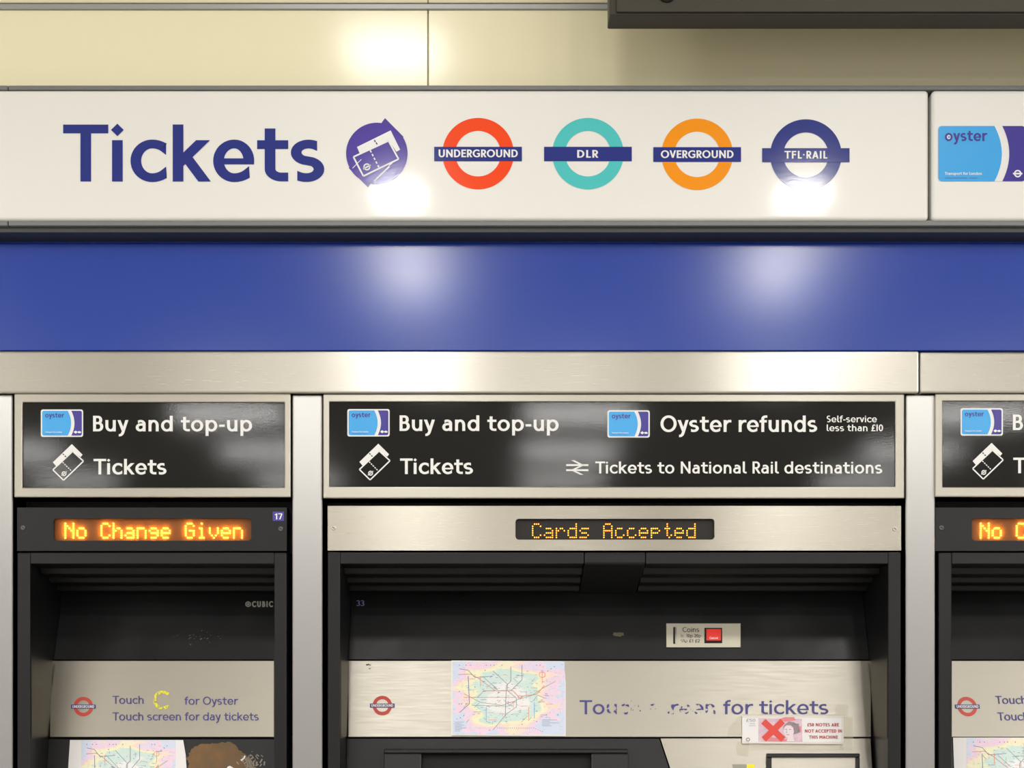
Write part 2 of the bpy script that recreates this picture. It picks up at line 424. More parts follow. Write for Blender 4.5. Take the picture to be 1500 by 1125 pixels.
steel_red = mat('printed_red', (204, 66, 54), rough=0.45)
steel_blue = mat('printed_navy', (62, 58, 128), rough=0.45)
worn_blue = worn_mat('worn_navy_print', (62, 60, 132), 130, 0.49, 0.52)
worn_more = worn_mat('mostly_worn_navy_print', (62, 60, 132), 150, 0.58, 0.60)
worn_yellow = worn_mat('worn_yellow_print', (232, 226, 50), 260, 0.46, 0.50)
worn_black = worn_mat('worn_black_print', (50, 50, 50), 700, 0.46, 0.54)
black_print = mat('black_print', (44, 44, 44), rough=0.5)
key_red = mat('red_key', (232, 52, 42), rough=0.35)

# ------------------------------------------------------------------ the setting
floor_m = mat('grey_terrazzo', (150, 146, 138), rough=0.35, colour_noise=(60, (128, 124, 116), (1, 1, 1)))
ceil_m = mat('off_white_ceiling', (222, 218, 205), rough=0.8)
hall_m = mat('pale_tiled_wall', (222, 219, 218), rough=0.5, colour_noise=(0.8, (204, 204, 214), (1, 1, 1)))
X0, X1, Y0 = -6.0, 6.5, -12.5
b = MB(); b.wbox(X0, X1, Y0, 0.56, -0.1, 0.0); structure(b.build('floor', floor_m))
b = MB(); b.wbox(X0, X1, Y0, 0.56, CEIL, CEIL + 0.1); structure(b.build('ceiling', ceil_m))
b = MB(); b.wbox(X0 - 0.1, X0, Y0, 0.56, 0, CEIL); structure(b.build('wall_left', hall_m))
b = MB(); b.wbox(X1, X1 + 0.1, Y0, 0.56, 0, CEIL); structure(b.build('wall_right', hall_m))
b = MB(); b.wbox(X0, X1, Y0 - 0.1, Y0, 0, CEIL); structure(b.build('wall_front', hall_m))

zc = lambda py, d: P(0, py, d).z
xc = lambda px, d: P(px, 0, d).x
YW = 0.02                                    # face of the cream cladding
b = MB()
b.wbox(X0, X1, 0.46, 0.56, 0, CEIL)          # the backing wall
b.wbox(X0, X1, YW + 0.012, 0.46, zc(513, .03), CEIL)
seams = [X0, xc(-780, YW), xc(627, YW), xc(2034, YW), X1]
for xa, xb in zip(seams, seams[1:]):
    b.cur = 0; b.wbox(xa + 0.0008, xb - 0.0008, YW, YW + 0.012, zc(126, YW), zc(14.5, YW))
    b.cur = 1; b.wbox(xa + 0.0008, xb - 0.0008, YW, YW + 0.012, zc(4.0, YW), CEIL)
wb = b.build('wall_back', [cream, cream_up], bevel=0.0012); structure(wb)
b = MB(); b.box(-3000, 5.2, 4000, 13.2, YW - 0.004, YW + 0.012); structure(b.build('trim_1', grey_rail, bevel=0.001))
b = MB(); b.box(-3000, 125, 11, 131.5, -0.034, YW + 0.012); b.box(12.2, 125, 4000, 131.5, -0.034, YW + 0.012)
structure(b.build('trim_2', mat('grey_painted_rail', (116, 119, 118), rough=0.4), bevel=0.0012))
b = MB(); b.box(-3000, 322.5, 11, 330.5, -0.030, 0.03); b.box(12.2, 322.5, 4000, 330.5, -0.030, 0.03)
structure(b.build('trim_3', mat('mid_grey_rail', (122, 125, 126), rough=0.4), bevel=0.0012))
b = MB(); b.box(-3000, 330.5, 4000, 340.5, -0.022, 0.03); structure(b.build('trim_4', dark_rail, bevel=0.001))

# blue fascia between sign and steel
b = MB(); b.box(-2400, 340.5, 3600, 357, 0.022, 0.0315); b.box(-2400, 357, 3600, 513.5, 0.014, 0.0315)
tag(b.build('fascia_panel', blue, bevel=0.001), 'long glossy blue panel between the white sign and the steel beam', 'panel')

# ------------------------------------------------------------------ white enamel signs
SD = -0.036
def roundel(parent, cx, cy, ro, ri, bx0, bx1, by0, by1, ring_m, bar_m, txt, tx0, tx1, base, cap, wt, d, txt_m, name='roundel', track=.05):
    b = MB(); b.ring(cx, cy, ro, ri, d, 0); ring_o = b.build(name, ring_m, parent)
    b = MB(); b.flat([(bx0, by1), (bx1, by1), (bx1, by0), (bx0, by0)], (lambda y: (d(y) if callable(d) else d) - 0.0004)); b.build('bar', bar_m, ring_o)
    b = MB(); write(b, txt, tx0, tx1, base, cap, wt, (lambda y: (d(y) if callable(d) else d) - 0.0008), track=track); b.build('lettering', txt_m, ring_o)
    return ring_o

def sign_base(x0, x1):
    return P((x0 + x1) / 2, 322, SD)
ts = thing('enamel_sign', 'long white enamel sign lettered Tickets with four ringed transport emblems', 'sign', sign_base(-60, 1360))
b = MB(); b.box(-60, 131.5, 1360.5, 322.3, SD, 0.0); b.build('panel', enamel, ts, bevel=0.006, segs=4)
TD = SD - 0.0006
b = MB(); write(b, 'Tickets', 92.5, 475, 265.8, 83.5, 0.182, TD, track=.0); b.build('lettering', ink_blue, ts)
# the ticket sticker: a purple disc with a square sticker showing behind it
b = MB()
b.flat([(490+640/8.654, 160+112/8.654), (490+875/8.654, 160+350/8.654), (490+425/8.654, 160+992/8.654), (490+180/8.654, 160+745/8.654)], TD + .0002)
sq = b.build('sticker', mat('faded_purple_vinyl', (84, 66, 160), rough=0.1), ts)
b = MB(); b.ring(552, 224.7, 45, 0, TD - .0002, 0); dsc = b.build('disc', purple, sq)
def Q(x, y): return (490 + x / 8.654, 160 + y / 8.654)
b = MB(); d1 = TD - .0006
b.flat([Q(285, 478), Q(712, 268), Q(832, 512), Q(785, 540), Q(690, 400), Q(320, 562)], d1)
for p, q in ((Q(240, 604), Q(685, 400)), (Q(685, 400), Q(812, 632)), (Q(812, 632), Q(366, 848)), (Q(366, 848), Q(240, 604))): b.line([p, q], 2.4, d1 - .0001)
for t in (0, .22, .44, .66, .88):
    x, y = 452 + 110 * t, 520 + 215 * t
    b.line([Q(x, y), Q(x + 14, y + 28)], 2.0, d1 - .0001)
b.line([Q(500, 915), Q(695, 725)], 2.2, d1); b.line([Q(228, 748), Q(340, 635)], 0.9, d1); b.line([Q(690, 715), Q(735, 680)], 1.2, d1)
b.ring(490+410/8.654, 160+731/8.654, 5.2, 3.2, d1, 0, n=28); b.line([Q(362, 758), Q(460, 706)], 2.0, d1)
b.build('ticket_pictogram', vinyl_white, sq)
b = MB()
for t in (0, .5): b.line([Q(505 + 30*t*1.5, 390 + 62*t), Q(519 + 30*t*1.5, 416 + 62*t)], 1.8, d1 - .0004)
b.build('perforation', purple, sq)
roundel(ts, 700.3, 225, 52.3, 33.4, 636, 764.5, 215, 236, red, ink_blue, 'UNDERGROUND', 642.5, 758.5, 230.3, 11.3, .20, TD, vinyl_white, track=-.02)
roundel(ts, 861.2, 225, 52.3, 33.4, 797, 925.5, 215, 236, teal, ink_blue, 'DLR', 845.5, 876.5, 231, 11.3, .20, TD, vinyl_white)
roundel(ts, 1021.2, 226, 52.3, 33.4, 957, 1085.5, 215.5, 237, orange, ink_blue, 'OVERGROUND', 968, 1074.5, 231.5, 11.3, .20, TD, vinyl_white, track=-.02)
roundel(ts, 1180.5, 227, 52.3, 33.0, 1116.5, 1244.5, 217, 237.5, ink_blue, ink_blue, 'TFL·RAIL', 1149, 1212, 232.3, 11.3, .20, TD, vinyl_white)

def smartcard(parent, x0, y0, x1, y1, d, border=True, big=False):
    """Printed travel-card emblem in a white-edged rounded rectangle."""
    W, H = x1 - x0, y1 - y0
    def rr(ax0, ay0, ax1, ay1, r, n=6):
        pts = []
        for cx, cy, a in ((ax1-r, ay0+r, 0), (ax0+r, ay0+r, 90), (ax0+r, ay1-r, 180), (ax1-r, ay1-r, 270)):
            for k in range(n+1):
                t = math.radians(a + 90*k/n); pts.append((cx + r*math.cos(t), cy - r*math.sin(t)))
        return pts
    bd = 0.032 * W if border else 0.0
    b = MB(); b.flat(rr(x0, y0, x1, y1, .05*W), d)
    base = b.build('card_emblem', vinyl_white, parent)
    ix0, iy0, ix1, iy1 = x0+bd, y0+bd, x1-bd, y1-bd
    iw, ih = ix1-ix0, iy1-iy0
    def curve(xe, bulge, n=16):          # right-bulging arc from top to bottom
        return [(ix0 + iw*(xe + bulge*(1-((2*k/n)-1)**2)), iy0 + ih*k/n) for k in range(n+1)]
    r = .035*W
    left = [(ix0 + r*.3, iy1 - r*.3), (ix0, iy1 - r), (ix0, iy0 + r), (ix0 + r*.3, iy0 + r*.3), (ix0 + r, iy0)] + curve(.645, .085) + [(ix0 + r, iy1)]
    b = MB(); b.flat(left, d - .0003); b.build('field', sky_blue, base)
    right = curve(.735, .08) + [(ix1 - r, iy1), (ix1 - r*.3, iy1 - r*.3), (ix1, iy1 - r), (ix1, iy0 + r), (ix1 - r*.3, iy0 + r*.3), (ix1 - r, iy0)]
    b = MB(); b.flat(right, d - .0003); b.build('band', violet, base)
    b = MB(); write(b, 'oyster', ix0 + iw*.075, ix0 + iw*(.56 if big else .55), iy0 + ih*.272, ih*.195, .19, d - .0006, xh=.74); b.build('lettering', violet, base)
    b = MB(); write(b, 'Transport for London', ix0 + iw*.075, ix0 + iw*.50, iy0 + ih*.885, ih*.052, .20, d - .0006)
    b.build('small_print', vinyl_white, base)
    b = MB()
    if big:
        b.ring(ix0 + iw*.912, iy0 + ih*.862, ih*.068, ih*.042, d - .0006, 0, n=32); b.flat([(ix0+iw*(.912-.054), iy0+ih*.877), (ix0+iw*(.912+.054), iy0+ih*.877), (ix0+iw*(.912+.054), iy0+ih*.847), (ix0+iw*(.912-.054), iy0+ih*.847)], d - .0007)
        b.build('round_symbol', vinyl_white, base); b = MB(); b.ring(ix0 + iw*.122, iy0 + ih*.20, ih*.036, ih*.020, d - .0006, 0, n=24)
    else:
        b.ring(ix0 + iw*.845, iy0 + ih*.86, ih*.055, ih*.020, d - .0006, 0, n=20); b.line([(ix0+iw*.80, iy0+ih*.86), (ix0+iw*.89, iy0+ih*.86)], ih*.035, d - .0007)
        b.build('round_symbol', vinyl_white, base); b = MB(); b.flat([(ix0+iw*.905, iy0+ih*.90), (ix0+iw*.97, iy0+ih*.90), (ix0+iw*.985, iy0+ih*.86), (ix0+iw*.95, iy0+ih*.82), (ix0+iw*.905, iy0+ih*.83), (ix0+iw*.895, iy0+ih*.86)], d - .0006)
    b.build('symbol', vinyl_white, base)
    b = MB(); b.line([(ix0 + iw*.075, iy0 + ih*.94), (ix0 + iw*.33, iy0 + ih*.94)], ih*.014, d - .0006); b.line([(ix0 + iw*.36, iy0 + ih*.94), (ix0 + iw*.45, iy0 + ih*.94)], ih*.014, d - .0006); b.build('underline', pale_blue_ink, base)
    return base
cs = thing('enamel_sign', 'white enamel sign with one big blue card emblem, cut by the frame edge', 'sign', sign_base(1366, 2600))
b = MB(); b.box(1365.5, 131.5, 2700, 322.3, SD, 0.0); b.build('panel', enamel, cs, bevel=0.006, segs=4)
smartcard(cs, 1374.5, 184.5, 1502, 265.5, TD, border=False, big=True)

# ------------------------------------------------------------------ overhead box at upper right
ob = thing('overhead_box', 'dark olive metal box overhanging the cream wall at the top', 'box', P(1300, 22, -0.15))
b = MB()
fx0 = P(893, 22, -0.15).x; fx1 = fx0 + 2.4; zb = P(893, 22, -0.15).z
b.wbox(fx0, fx1, -0.15, -0.105, zb, zb + 0.30)
b.build('casing', olive, ob, bevel=0.002)
b = MB(); b.wbox(fx0 + 0.01, fx1, -0.154, -0.15, zb + 0.003, zb + 0.30); b.build('front_cover', mat('dark_olive_cover', (52, 48, 34), rough=0.5), ob, bevel=0.001)
b = MB(); b.wbox(fx0 + 0.02, fx0 + 0.05, -0.105, YW - 0.002, zb + 0.2, zb + 0.30); b.build('wall_bracket', mat('grey_bracket', (150, 148, 138), rough=0.5), ob, bevel=0.002)
b = MB(); c = P(977, -7, -0.155)
for k in range(20):
    t0, t1 = math.pi + math.pi*k/20, math.pi + math.pi*(k+1)/20
    b.wbox(c.x + .0105*math.cos((t0+t1)/2) - .0012, c.x + .0105*math.cos((t0+t1)/2) + .0012, -0.157, -0.154, c.z + .0095*math.sin((t0+t1)/2) - .0012, c.z + .0095*math.sin((t0+t1)/2) + .0012)
b.build('lock', void, ob)

# ------------------------------------------------------------------ steel beam and posts
b = MB(); b.box(-900, 514, 1346.6, 576, -0.012, 0.06)
tag(b.build('steel_beam', steel_h, bevel=0.0035, segs=3), 'long brushed steel beam above the two leftmost ticket machines', 'beam')
b = MB(); b.box(1347.6, 515.5, 3000, 575.5, -0.012, 0.06)
tag(b.build('steel_beam', steel_h, bevel=0.0035, segs=3), 'brushed steel beam end above the machine cut by the frame, right of a seam', 'beam')
for x0, x1, y, lab in ((-60, 18, 573, 'brushed steel post cut by the left edge of the photo'), (428, 472, 577, 'brushed steel post between machine 17 and the wide machine'),
                       (1327, 1370, 577, 'brushed steel post just right of the wide machine')):
    b = MB(); a_, c_ = P(x0, y, 0), P(x1, y, 0)
    b.wbox(a_.x, c_.x, 0.0, 0.40, 0.0, a_.z)
    tag(b.build('steel_post', steel_v, bevel=0.003, segs=3), lab, 'post', 'steel posts between the ticket machines')

# ------------------------------------------------------------------ black header signs in steel frames
HD = -0.006
def ticket_symbol(parent, ox, oy, d):
    def q(x, y): return (ox + (x - 240) / 9.0, oy + (y - 540) / 9.0)
    b = MB()
    b.flat([q(237, 780), q(487, 540), q(628, 680), q(602, 712), q(498, 632), q(280, 832)], d)
    for p, e in (((237, 880), (498, 636)), ((498, 636), (640, 765)), ((640, 765), (378, 1018)), ((378, 1018), (237, 880))): b.line([q(*p), q(*e)], 1.9, d - .0002)
    for k in range(5):
        x, y = 365 + 24*k, 778 + 24*k
        b.line([q(x, y), q(x + 15, y + 15)], 1.5, d - .0002)
    c = q(384, 930); b.ring(c[0], c[1], 3.6, 2.0, d - .0002, 0, n=24); b.line([q(350, 955), q(418, 902)], 1.5, d - .0002)
    s = b.build('ticket_symbol', vinyl_white, parent)
    b = MB(); b.line([q(368, 668), q(383, 683)], 1.5, d - .0005); b.line([q(394, 694), q(410, 710)], 1.5, d - .0005); b.build('perforation', sign_black, s)

def header(fx0, fy0, fx1, fy1, ix0, iy0, ix1, iy1, label):
    h = thing('header_sign', label, 'sign', P((fx0 + fx1) / 2, fy1, 0), 'black header signs above the ticket machines')
    b = MB(); b.frame((fx0, fy0, fx1, fy1), (ix0, iy0, ix1, iy1), HD, 0.05); b.build('frame', steel_frame, h, bevel=0.0016)
    b = MB(); b.box(ix0 - 1, iy0 - 1, ix1 + 1, iy1 + 1, HD + .003, 0.05); b.build('face', sign_black, h)
    return h
FD = HD + .003 - .0006
h1 = header(20.5, 575.5, 425.5, 728.5, 33, 589.5, 416.7, 714, 'black Buy and top-up sign above narrow machine 17')
def buy_and_tickets(h, dx, dy, right=True):
    smartcard(h, 59.8 + dx, 599.8 + dy, 121.8 + dx, 640 + dy, FD)
    ticket_symbol(h, 77.8 + dx, 650.5 + dy, FD)
    b = MB(); write(b, 'Buy and top-up', 136.3 + dx, 369.3 + dx, 631.9 + dy, 22.9, .175, FD); b.build('lettering', vinyl_white, h)
    b = MB(); write(b, 'Tickets', 137 + dx, 243.8 + dx, 695 + dy, 22.9, .175, FD); b.build('lettering', vinyl_white, h)
buy_and_tickets(h1, 0, 0)
h2 = header(473.3, 577, 1325, 730, 482.3, 588.6, 1311.3, 713, 'wide black sign with refunds and destinations lettering above the wide machine')
buy_and_tickets(h2, 449, -0.6)
smartcard(h2, 889.8, 601, 951.8, 641, FD)
b = MB(); write(b, 'Oyster refunds', 967.5, 1197, 632.7, 24.0, .175, FD); b.build('lettering', vinyl_white, h2)
b = MB(); write(b, 'Self-service', 1211, 1284.5, 618.6, 9.8, .165, FD); b.build('lettering', vinyl_white, h2)
b = MB(); write(b, 'less than £I0', 1211, 1293.5, 631.6, 9.8, .165, FD); b.build('lettering', vinyl_white, h2)
b = MB(); write(b, 'Tickets to National Rail destinations', 872, 1292.3, 693.6, 17.6, .165, FD); b.build('lettering', vinyl_white, h2)
b = MB()                                   # double arrow
for y in (681.3, 688.7): b.flat([(829.3, y - 1.3), (862, y - 1.3), (862, y + 1.3), (829.3, y + 1.3)], FD)
for pts in ([(836.5, 674.3), (841.5, 674.3), (856, 681.5), (851, 681.5)], [(851.5, 681), (856.5, 681), (840.5, 689), (835.5, 689)], [(835.5, 688.5), (840.5, 688.5), (855, 695.4), (850, 695.4)]):
    b.flat(pts, FD - .0002)
b.build('double_arrow_symbol', vinyl_white, h2)
h3 = header(1370.3, 576.5, 1776, 728, 1381, 587.5, 1765, 713.5, 'black sign over the third machine, mostly out of frame')
buy_and_tickets(h3, 1347.3, -1.8)

# ------------------------------------------------------------------ ticket machines
def grade(ya, da, yb, db): return lambda y: da + (db - da) * (y - ya) / (yb - ya)
back_f = grade(867, .158, 967, .112)
panel_f = grade(967, .110, 1080, .084)
low_f = grade(1080, .088, 1400, .02)
def fl(f, e): return lambda y: f(y) - e

RIDGES = [(809.5, .0), (826, .0), (829, .028), (832, .045), (841, .049), (843, .078), (846, .088), (853.5, .092), (855.5, .118), (858, .126), (865.5, .131), (868, .165)]
def hood(mb, xa, xb):
    """Ridged hood: profile swept along X between two pixels of the front plane."""
    wa, wb_ = P(xa, 0, 0).x, P(xb, 0, 0).x
    prof = [(P(0, y, d).z, d) for y, d in RIDGES]
    prof += [(P(0, 809.5, 0).z, .19)]
    mb.solid([(wa, d, z) for z, d in prof], [(wb_, d, z) for z, d in prof])

def machine_shell(name, label, fx0, fx1, gx0, gx1, ix0, ix1, hy0, hy1, header_m, disp, hood_spans, panel_x, loc_x):
    """fx: outer sides, gx: header/front frame outer edges, ix: inner edges of the side frames."""
    t = thing(name, label, 'ticket machine', (xc(loc_x, 0), 0.2, 0.0), 'ticket machines along the wall')
    a, c = xc(fx0, 0), xc(fx1, 0)
    b = MB(); b.wbox(a, c, 0.19, 0.42, 0.0, zc(722, 0)); b.wbox(a, c, 0.055, 0.19, zc(806, 0), zc(722, 0))
    b.wbox(a, xc(gx0, 0) - .001, 0.05, 0.19, 0.0, zc(806, 0)); b.wbox(xc(gx1, 0) + .001, c, 0.05, 0.19, 0.0, zc(806, 0))
    b.build('case', void, t)
    hd = 0.008
    # header bar with a display window cut through it
    b = MB(); b.frame((gx0, hy0, gx1, hy1), (disp[0], disp[1], disp[2], disp[3]), hd, hd + .03)
    r = 5.0                                  # rounded window corners
    for cx, cy, sx, sy in ((disp[0], disp[1], 1, 1), (disp[2], disp[1], -1, 1), (disp[0], disp[3], 1, -1), (disp[2], disp[3], -1, -1)):
        pts = [(cx, cy)] + [(cx + sx*r*(1 - math.sin(math.radians(q))), cy + sy*r*(1 - math.cos(math.radians(q)))) for q in range(0, 91, 15)]
        b.prism(pts, hd, .012)
    hb = b.build('header_bar', header_m, t, bevel=0.0011)
    for sx, sy in ((gx0 + 8.5, 773), (gx1 - 9, 774.5)):
        b = MB(); b.disc(sx, sy, 3.6, hd - .0012, .003, n=20); sc = b.build('screw', screw if header_m is not black else mat('dark_screw', (96, 94, 90), rough=.35, metal=.8), hb, bevel=.0006)
        b = MB(); b.line([(sx - 1.8, sy - 1.2), (sx + 1.8, sy + 1.2)], 1.0, hd - .0016); b.build('slot', void, sc)
    fr = P(ix0, 0, 0).x, P(ix1, 0, 0).x
    zt = zc(hy1 + 2.5, 0)
    for x0_, x1_ in ((xc(gx0, 0), fr[0]), (fr[1], xc(gx1, 0))):
        b = MB(); b.wbox(x0_, x1_, 0.0, 0.19, 0.0, zt); b.build('side_frame', black, t, bevel=0.0022)
    for xa, xb in hood_spans:
        b = MB(); hood(b, xa, xb); b.build('hood', black, t, bevel=0.0012)
    # recessed back panel, between the inner faces of the side frames
    inner = lambda y, f: ((fr[0] / (S * (1 + f(y) / D))) + VX, (fr[1] / (S * (1 + f(y) / D))) + VX)
    def span(ya, yb, f, m, nm, t_=.012, bev=.001, x=None):
        l0, r0 = inner(ya, f); l1, r1 = inner(yb, f)
        b = MB(); b.prism([(l1, yb), (r1, yb), (r0, ya), (l0, ya)] if x is None else [(x[0], yb), (x[1], yb), (x[1], ya), (x[0], ya)], f, t_)
        return b.build(nm, m, t, bevel=bev)
    span(866, 966.3, back_f, black_gloss, 'back_panel')
    pan = span(968, 1079.5, panel_f, steel_panel, 'instruction_panel', x=panel_x, bev=.0008)
    span(966.3, 1084, grade(966, .122, 1084, .098), void, 'backing', t_=.05, bev=0)
    # steel returns on the inner side walls
    for xw, sgn in ((fr[0], 1), (fr[1], -1)):
        b = MB(); z0, z1 = zc(1079.5, .05), zc(968, .05)
        x_a, x_b = sorted((xw, xw + sgn * .0012))
        b.wbox(x_a, x_b, .004, .10, z0, z1); b.build('side_return', steel_dull, t)
    return t, hb, pan, inner

dsp = (78.5, 759.5, 368, 792)
m1, hb1, pan1, inner1 = machine_shell('ticket_machine', 'narrow black ticket machine numbered 17 with No Change Given display', 21, 426.5, 25, 420, 44.5, 401.5, 743.5, 807, black, dsp, ((44.5, 401.5),), (73, 402.5), 223)
def display(hb, rect, m_back, text, x0, y0, px, py, r, lamp, back_d=.016):
    b = MB(); b.box(rect[0] - 1, rect[1] - 1, rect[2] + 1, rect[3] + 1, back_d, .036); dp = b.build('display', m_back, hb)
    at = 0
    for word in text.split():
        b = MB(); led_text(b, word, x0 + at * 6 * px, y0, px, py, r, back_d - .0018); b.build('lamp_lettering', lamp, dp)
        at += len(word) + 1
    return dp
dp1 = display(hb1, dsp, led_back_warm, 'No Change Given', 95.5, 767, 2.94, 3.45, 1.35, led_hot)
def diffuser_mat():
    m = bpy.data.materials.new('amber_window'); m.use_nodes = True
    nt = m.node_tree; out = nt.nodes['Material Output']
    tr = nt.nodes.new('ShaderNodeBsdfTransparent'); tl = nt.nodes.new('ShaderNodeBsdfTranslucent'); mx = nt.nodes.new('ShaderNodeMixShader')
    tl.inputs[0].default_value = lin((255, 196, 120)); mx.inputs[0].default_value = .42
    nt.links.new(tr.outputs[0], mx.inputs[1]); nt.links.new(tl.outputs[0], mx.inputs[2]); nt.links.new(mx.outputs[0], out.inputs['Surface'])
    return m
b = MB(); b.flat([(dsp[0] - 1, dsp[3] + 1), (dsp[2] + 1, dsp[3] + 1), (dsp[2] + 1, dsp[1] - 1), (dsp[0] - 1, dsp[1] - 1)], .0112); b.build('window', diffuser_mat(), dp1)
dp1['label'] = 'glowing amber dot display reading No Change Given'
pd = fl(panel_f, .0006)
pt = fl(panel_f, .0010)
def panel_roundel(pan, cx, cy):
    roundel(pan, cx, cy, 14.3, 9.2, cx - 18, cx + 18, cy - 3.0, cy + 3.0, steel_red, steel_blue, 'UNDERGROUND', cx - 16, cx + 16, cy + 1.9, 3.9, .20, pd, vinyl_white, track=-.02)
panel_roundel(pan1, 122, 1035)
b = MB(); write(b, 'Touch', 164.7, 210, 1031, 11.6, .14, pt); b.build('lettering', steel_blue, pan1)
b = MB(); write(b, 'for Oyster', 270, 348.5, 1032.2, 11.6, .14, pt); b.build('lettering', steel_blue, pan1)
b = MB(); write(b, 'Touch screen for day tickets', 164.7, 379, 1055.3, 11.8, .14, pt); b.build('lettering', steel_blue, pan1)
b = MB(); b.ring(238.5, 1025.5, 14, 9.5, pt, 0, a0=45, a1=320, n=40); b.build('worn_ring', worn_yellow, pan1)
# maker's mark, at the top right of the back panel
bd_ = fl(back_f, .0008)
b = MB(); write(b, 'CUBIC', 369, 400, 889.3, 8.8, .26, bd_, track=.06)
c0 = (363.5, 885)
for k in range(6):
    a_ = math.radians(60*k + 30); a2 = math.radians(60*k + 90)
    b.line([(c0[0] + 3.8*math.cos(a_), c0[1] + 3.8*math.sin(a_)), (c0[0] + 3.8*math.cos(a2), c0[1] + 3.8*math.sin(a2))], 1.3, bd_)
    b.line([c0, (c0[0] + 3.8*math.cos(a_), c0[1] + 3.8*math.sin(a_))], 0.8, bd_)
b.build('maker_mark', mat('silver_print', (180, 178, 172), rough=.4), m1)
l0, r0 = inner1(1084, low_f); l1, r1 = inner1(1400, low_f)
b = MB(); b.prism([(l1, 1400), (r1, 1400), (r0, 1082.5), (l0, 1082.5)], low_f, .012); b.build('lower_panel', black, m1, bevel=.0008)
l2, r2 = inner1(1400, low_f)
b = MB(); z14 = zc(1400, low_f(1400)); b.wbox(P(44.5, 0, 0).x, P(401.5, 0, 0).x, .02, .19, 0.0, z14); b.build('plinth', black, m1, bevel=.001)

# third machine: the same make, its right part out of frame
SHIFT = 1350 * S
m3 = copy_tree(m1); m3.location.x += SHIFT
tag(m3, 'narrow black ticket machine cut by the right edge of the photo', 'ticket machine', 'ticket machines along the wall')
for ch in bpy.data.objects:
    if ch.parent and ch.parent.parent and ch.parent.parent == m3 and ch.name.startswith('display'):
        ch['label'] = 'glowing amber dot display, only No C in view'

# marks only machine 17 carries
b = MB(); b.flat([(399.5, 763), (416, 763), (416, 749.5), (399.5, 749.5)], .0072); np_ = b.build('number_sticker', mat('purple_sticker', (70, 58, 160), rough=.3), m1)
b = MB(); write(b, '17', 402, 413.5, 760.8, 8.8, .17, .0066); b.build('lettering', vinyl_white, np_)
random.seed(4)
b = MB()
for k in range(26):
    x, y = random.uniform(108, 205), random.uniform(888, 948)
    ln = random.uniform(5, 26); a_ = random.uniform(-.55, .05)
    pts = [(x + ln*t, y + ln*t*a_ - 3*t*t + random.uniform(-.6, .6)) for t in (0, .33, .66, 1)]
    b.line(pts, random.uniform(.5, 1.1), bd_)
b.build('scratches', mat('dark_scratch', (6, 6, 6), rough=.8), m1)
b = MB()
for k in range(26):
    x, y = random.gauss(290, 15), random.gauss(936, 4)
    b.line([(x, y), (x + random.uniform(.6, 3), y - random.uniform(0, 1.6))], random.uniform(.4, .9), bd_)
b.build('chips', mat('pale_chip', (92, 90, 87), rough=.7), m1)
# scuffed patch and torn residue below the panel
def blob(cx, cy, rx, ry, n, jit, seed, fr=2.0):
    random.seed(seed); pts = []
    for k in range(n):
        a_ = 2*math.pi*k/n
        q = 1 + jit*mnoise.noise(Vector((math.cos(a_)*fr, math.sin(a_)*fr, seed))) + random.uniform(-jit, jit)*.25
        pts.append((cx + rx*q*math.cos(a_), cy - ry*q*math.sin(a_)))
    return pts
b = MB(); b.flat(blob(324, 1150, 54, 62, 90, .10, 3), fl(low_f, .0005)); b.flat(blob(312, 1110, 38, 21, 60, .16, 5), fl(low_f, .00055))
b.build('worn_patch', mat('rubbed_brown', (120, 84, 44), rough=.6, colour_noise=(40, (100, 78, 46), (1, 1, 1))), m1)
b = MB()
random.seed(9)
for k in range(70):
    x, y = random.gauss(367, 8), random.gauss(1120, 9)
    if y < 1100: continue
    b.line([(x, y), (x + random.uniform(-4, 4), y - random.uniform(1, 6))], random.uniform(.6, 2.2), fl(low_f, .0008))
b.build('glue_residue', mat('grey_residue', (150, 142, 126), rough=.7), m1)
b = MB(); b.flat(blob(337, 1127, 5, 5, 16, .2, 2), fl(low_f, .001)); b.line([(353, 1114), (357, 1111), (359, 1107)], 2.2, fl(low_f, .001)); b.build('paper_scrap', paper, m1)

# wide machine
dsp2 = (755, 760, 1046.5, 790.5)
m2, hb2, pan2, inner2 = machine_shell('ticket_machine', 'wide ticket machine with steel header and Cards Accepted display', 474, 1325.5, 480, 1320, 498.5, 1301, 741, 806.5, steel_head, dsp2, ((498.5, 855.3), (946.2, 1301)), (509.8, 1276), 900)
dp2 = display(hb2, dsp2, led_back_dark, 'Cards Accepted', 780.3, 767.6, 2.9, 3.25, 0.98, led_fine)
dp2['label'] = 'dark dot display reading Cards Accepted in amber'
# bracket in the middle of the hood
b = MB(); xa, xb = P(856, 0, 0).x, P(945.5, 0, 0).x
prof = [(P(0, 809.5, 0).z, -.002), (P(0, 826.5, 0).z, -.002), (P(0, 829, .01).z, .01), (P(0, 868.5, .158).z, .150), (P(0, 868.5, .158).z, .185), (P(0, 809.5, 0).z, .185)]
b.solid([(xa, d, z) for z, d in prof], [(xb, d, z) for z, d in prof]); b.build('hood_bracket', black, m2, bevel=.003)
b = MB(); write(b, '33', 522, 533.5, 887.6, 8.2, .15, bd_); b.build('number_sticker', mat('lilac_print', (150, 146, 200), rough=.5), m2)
b = MB(); b.flat(blob(906, 929, 8, 3.2, 24, .5, 7), bd_); b.build('smudge', mat('olive_smudge', (78, 76, 52), rough=.7), m2)
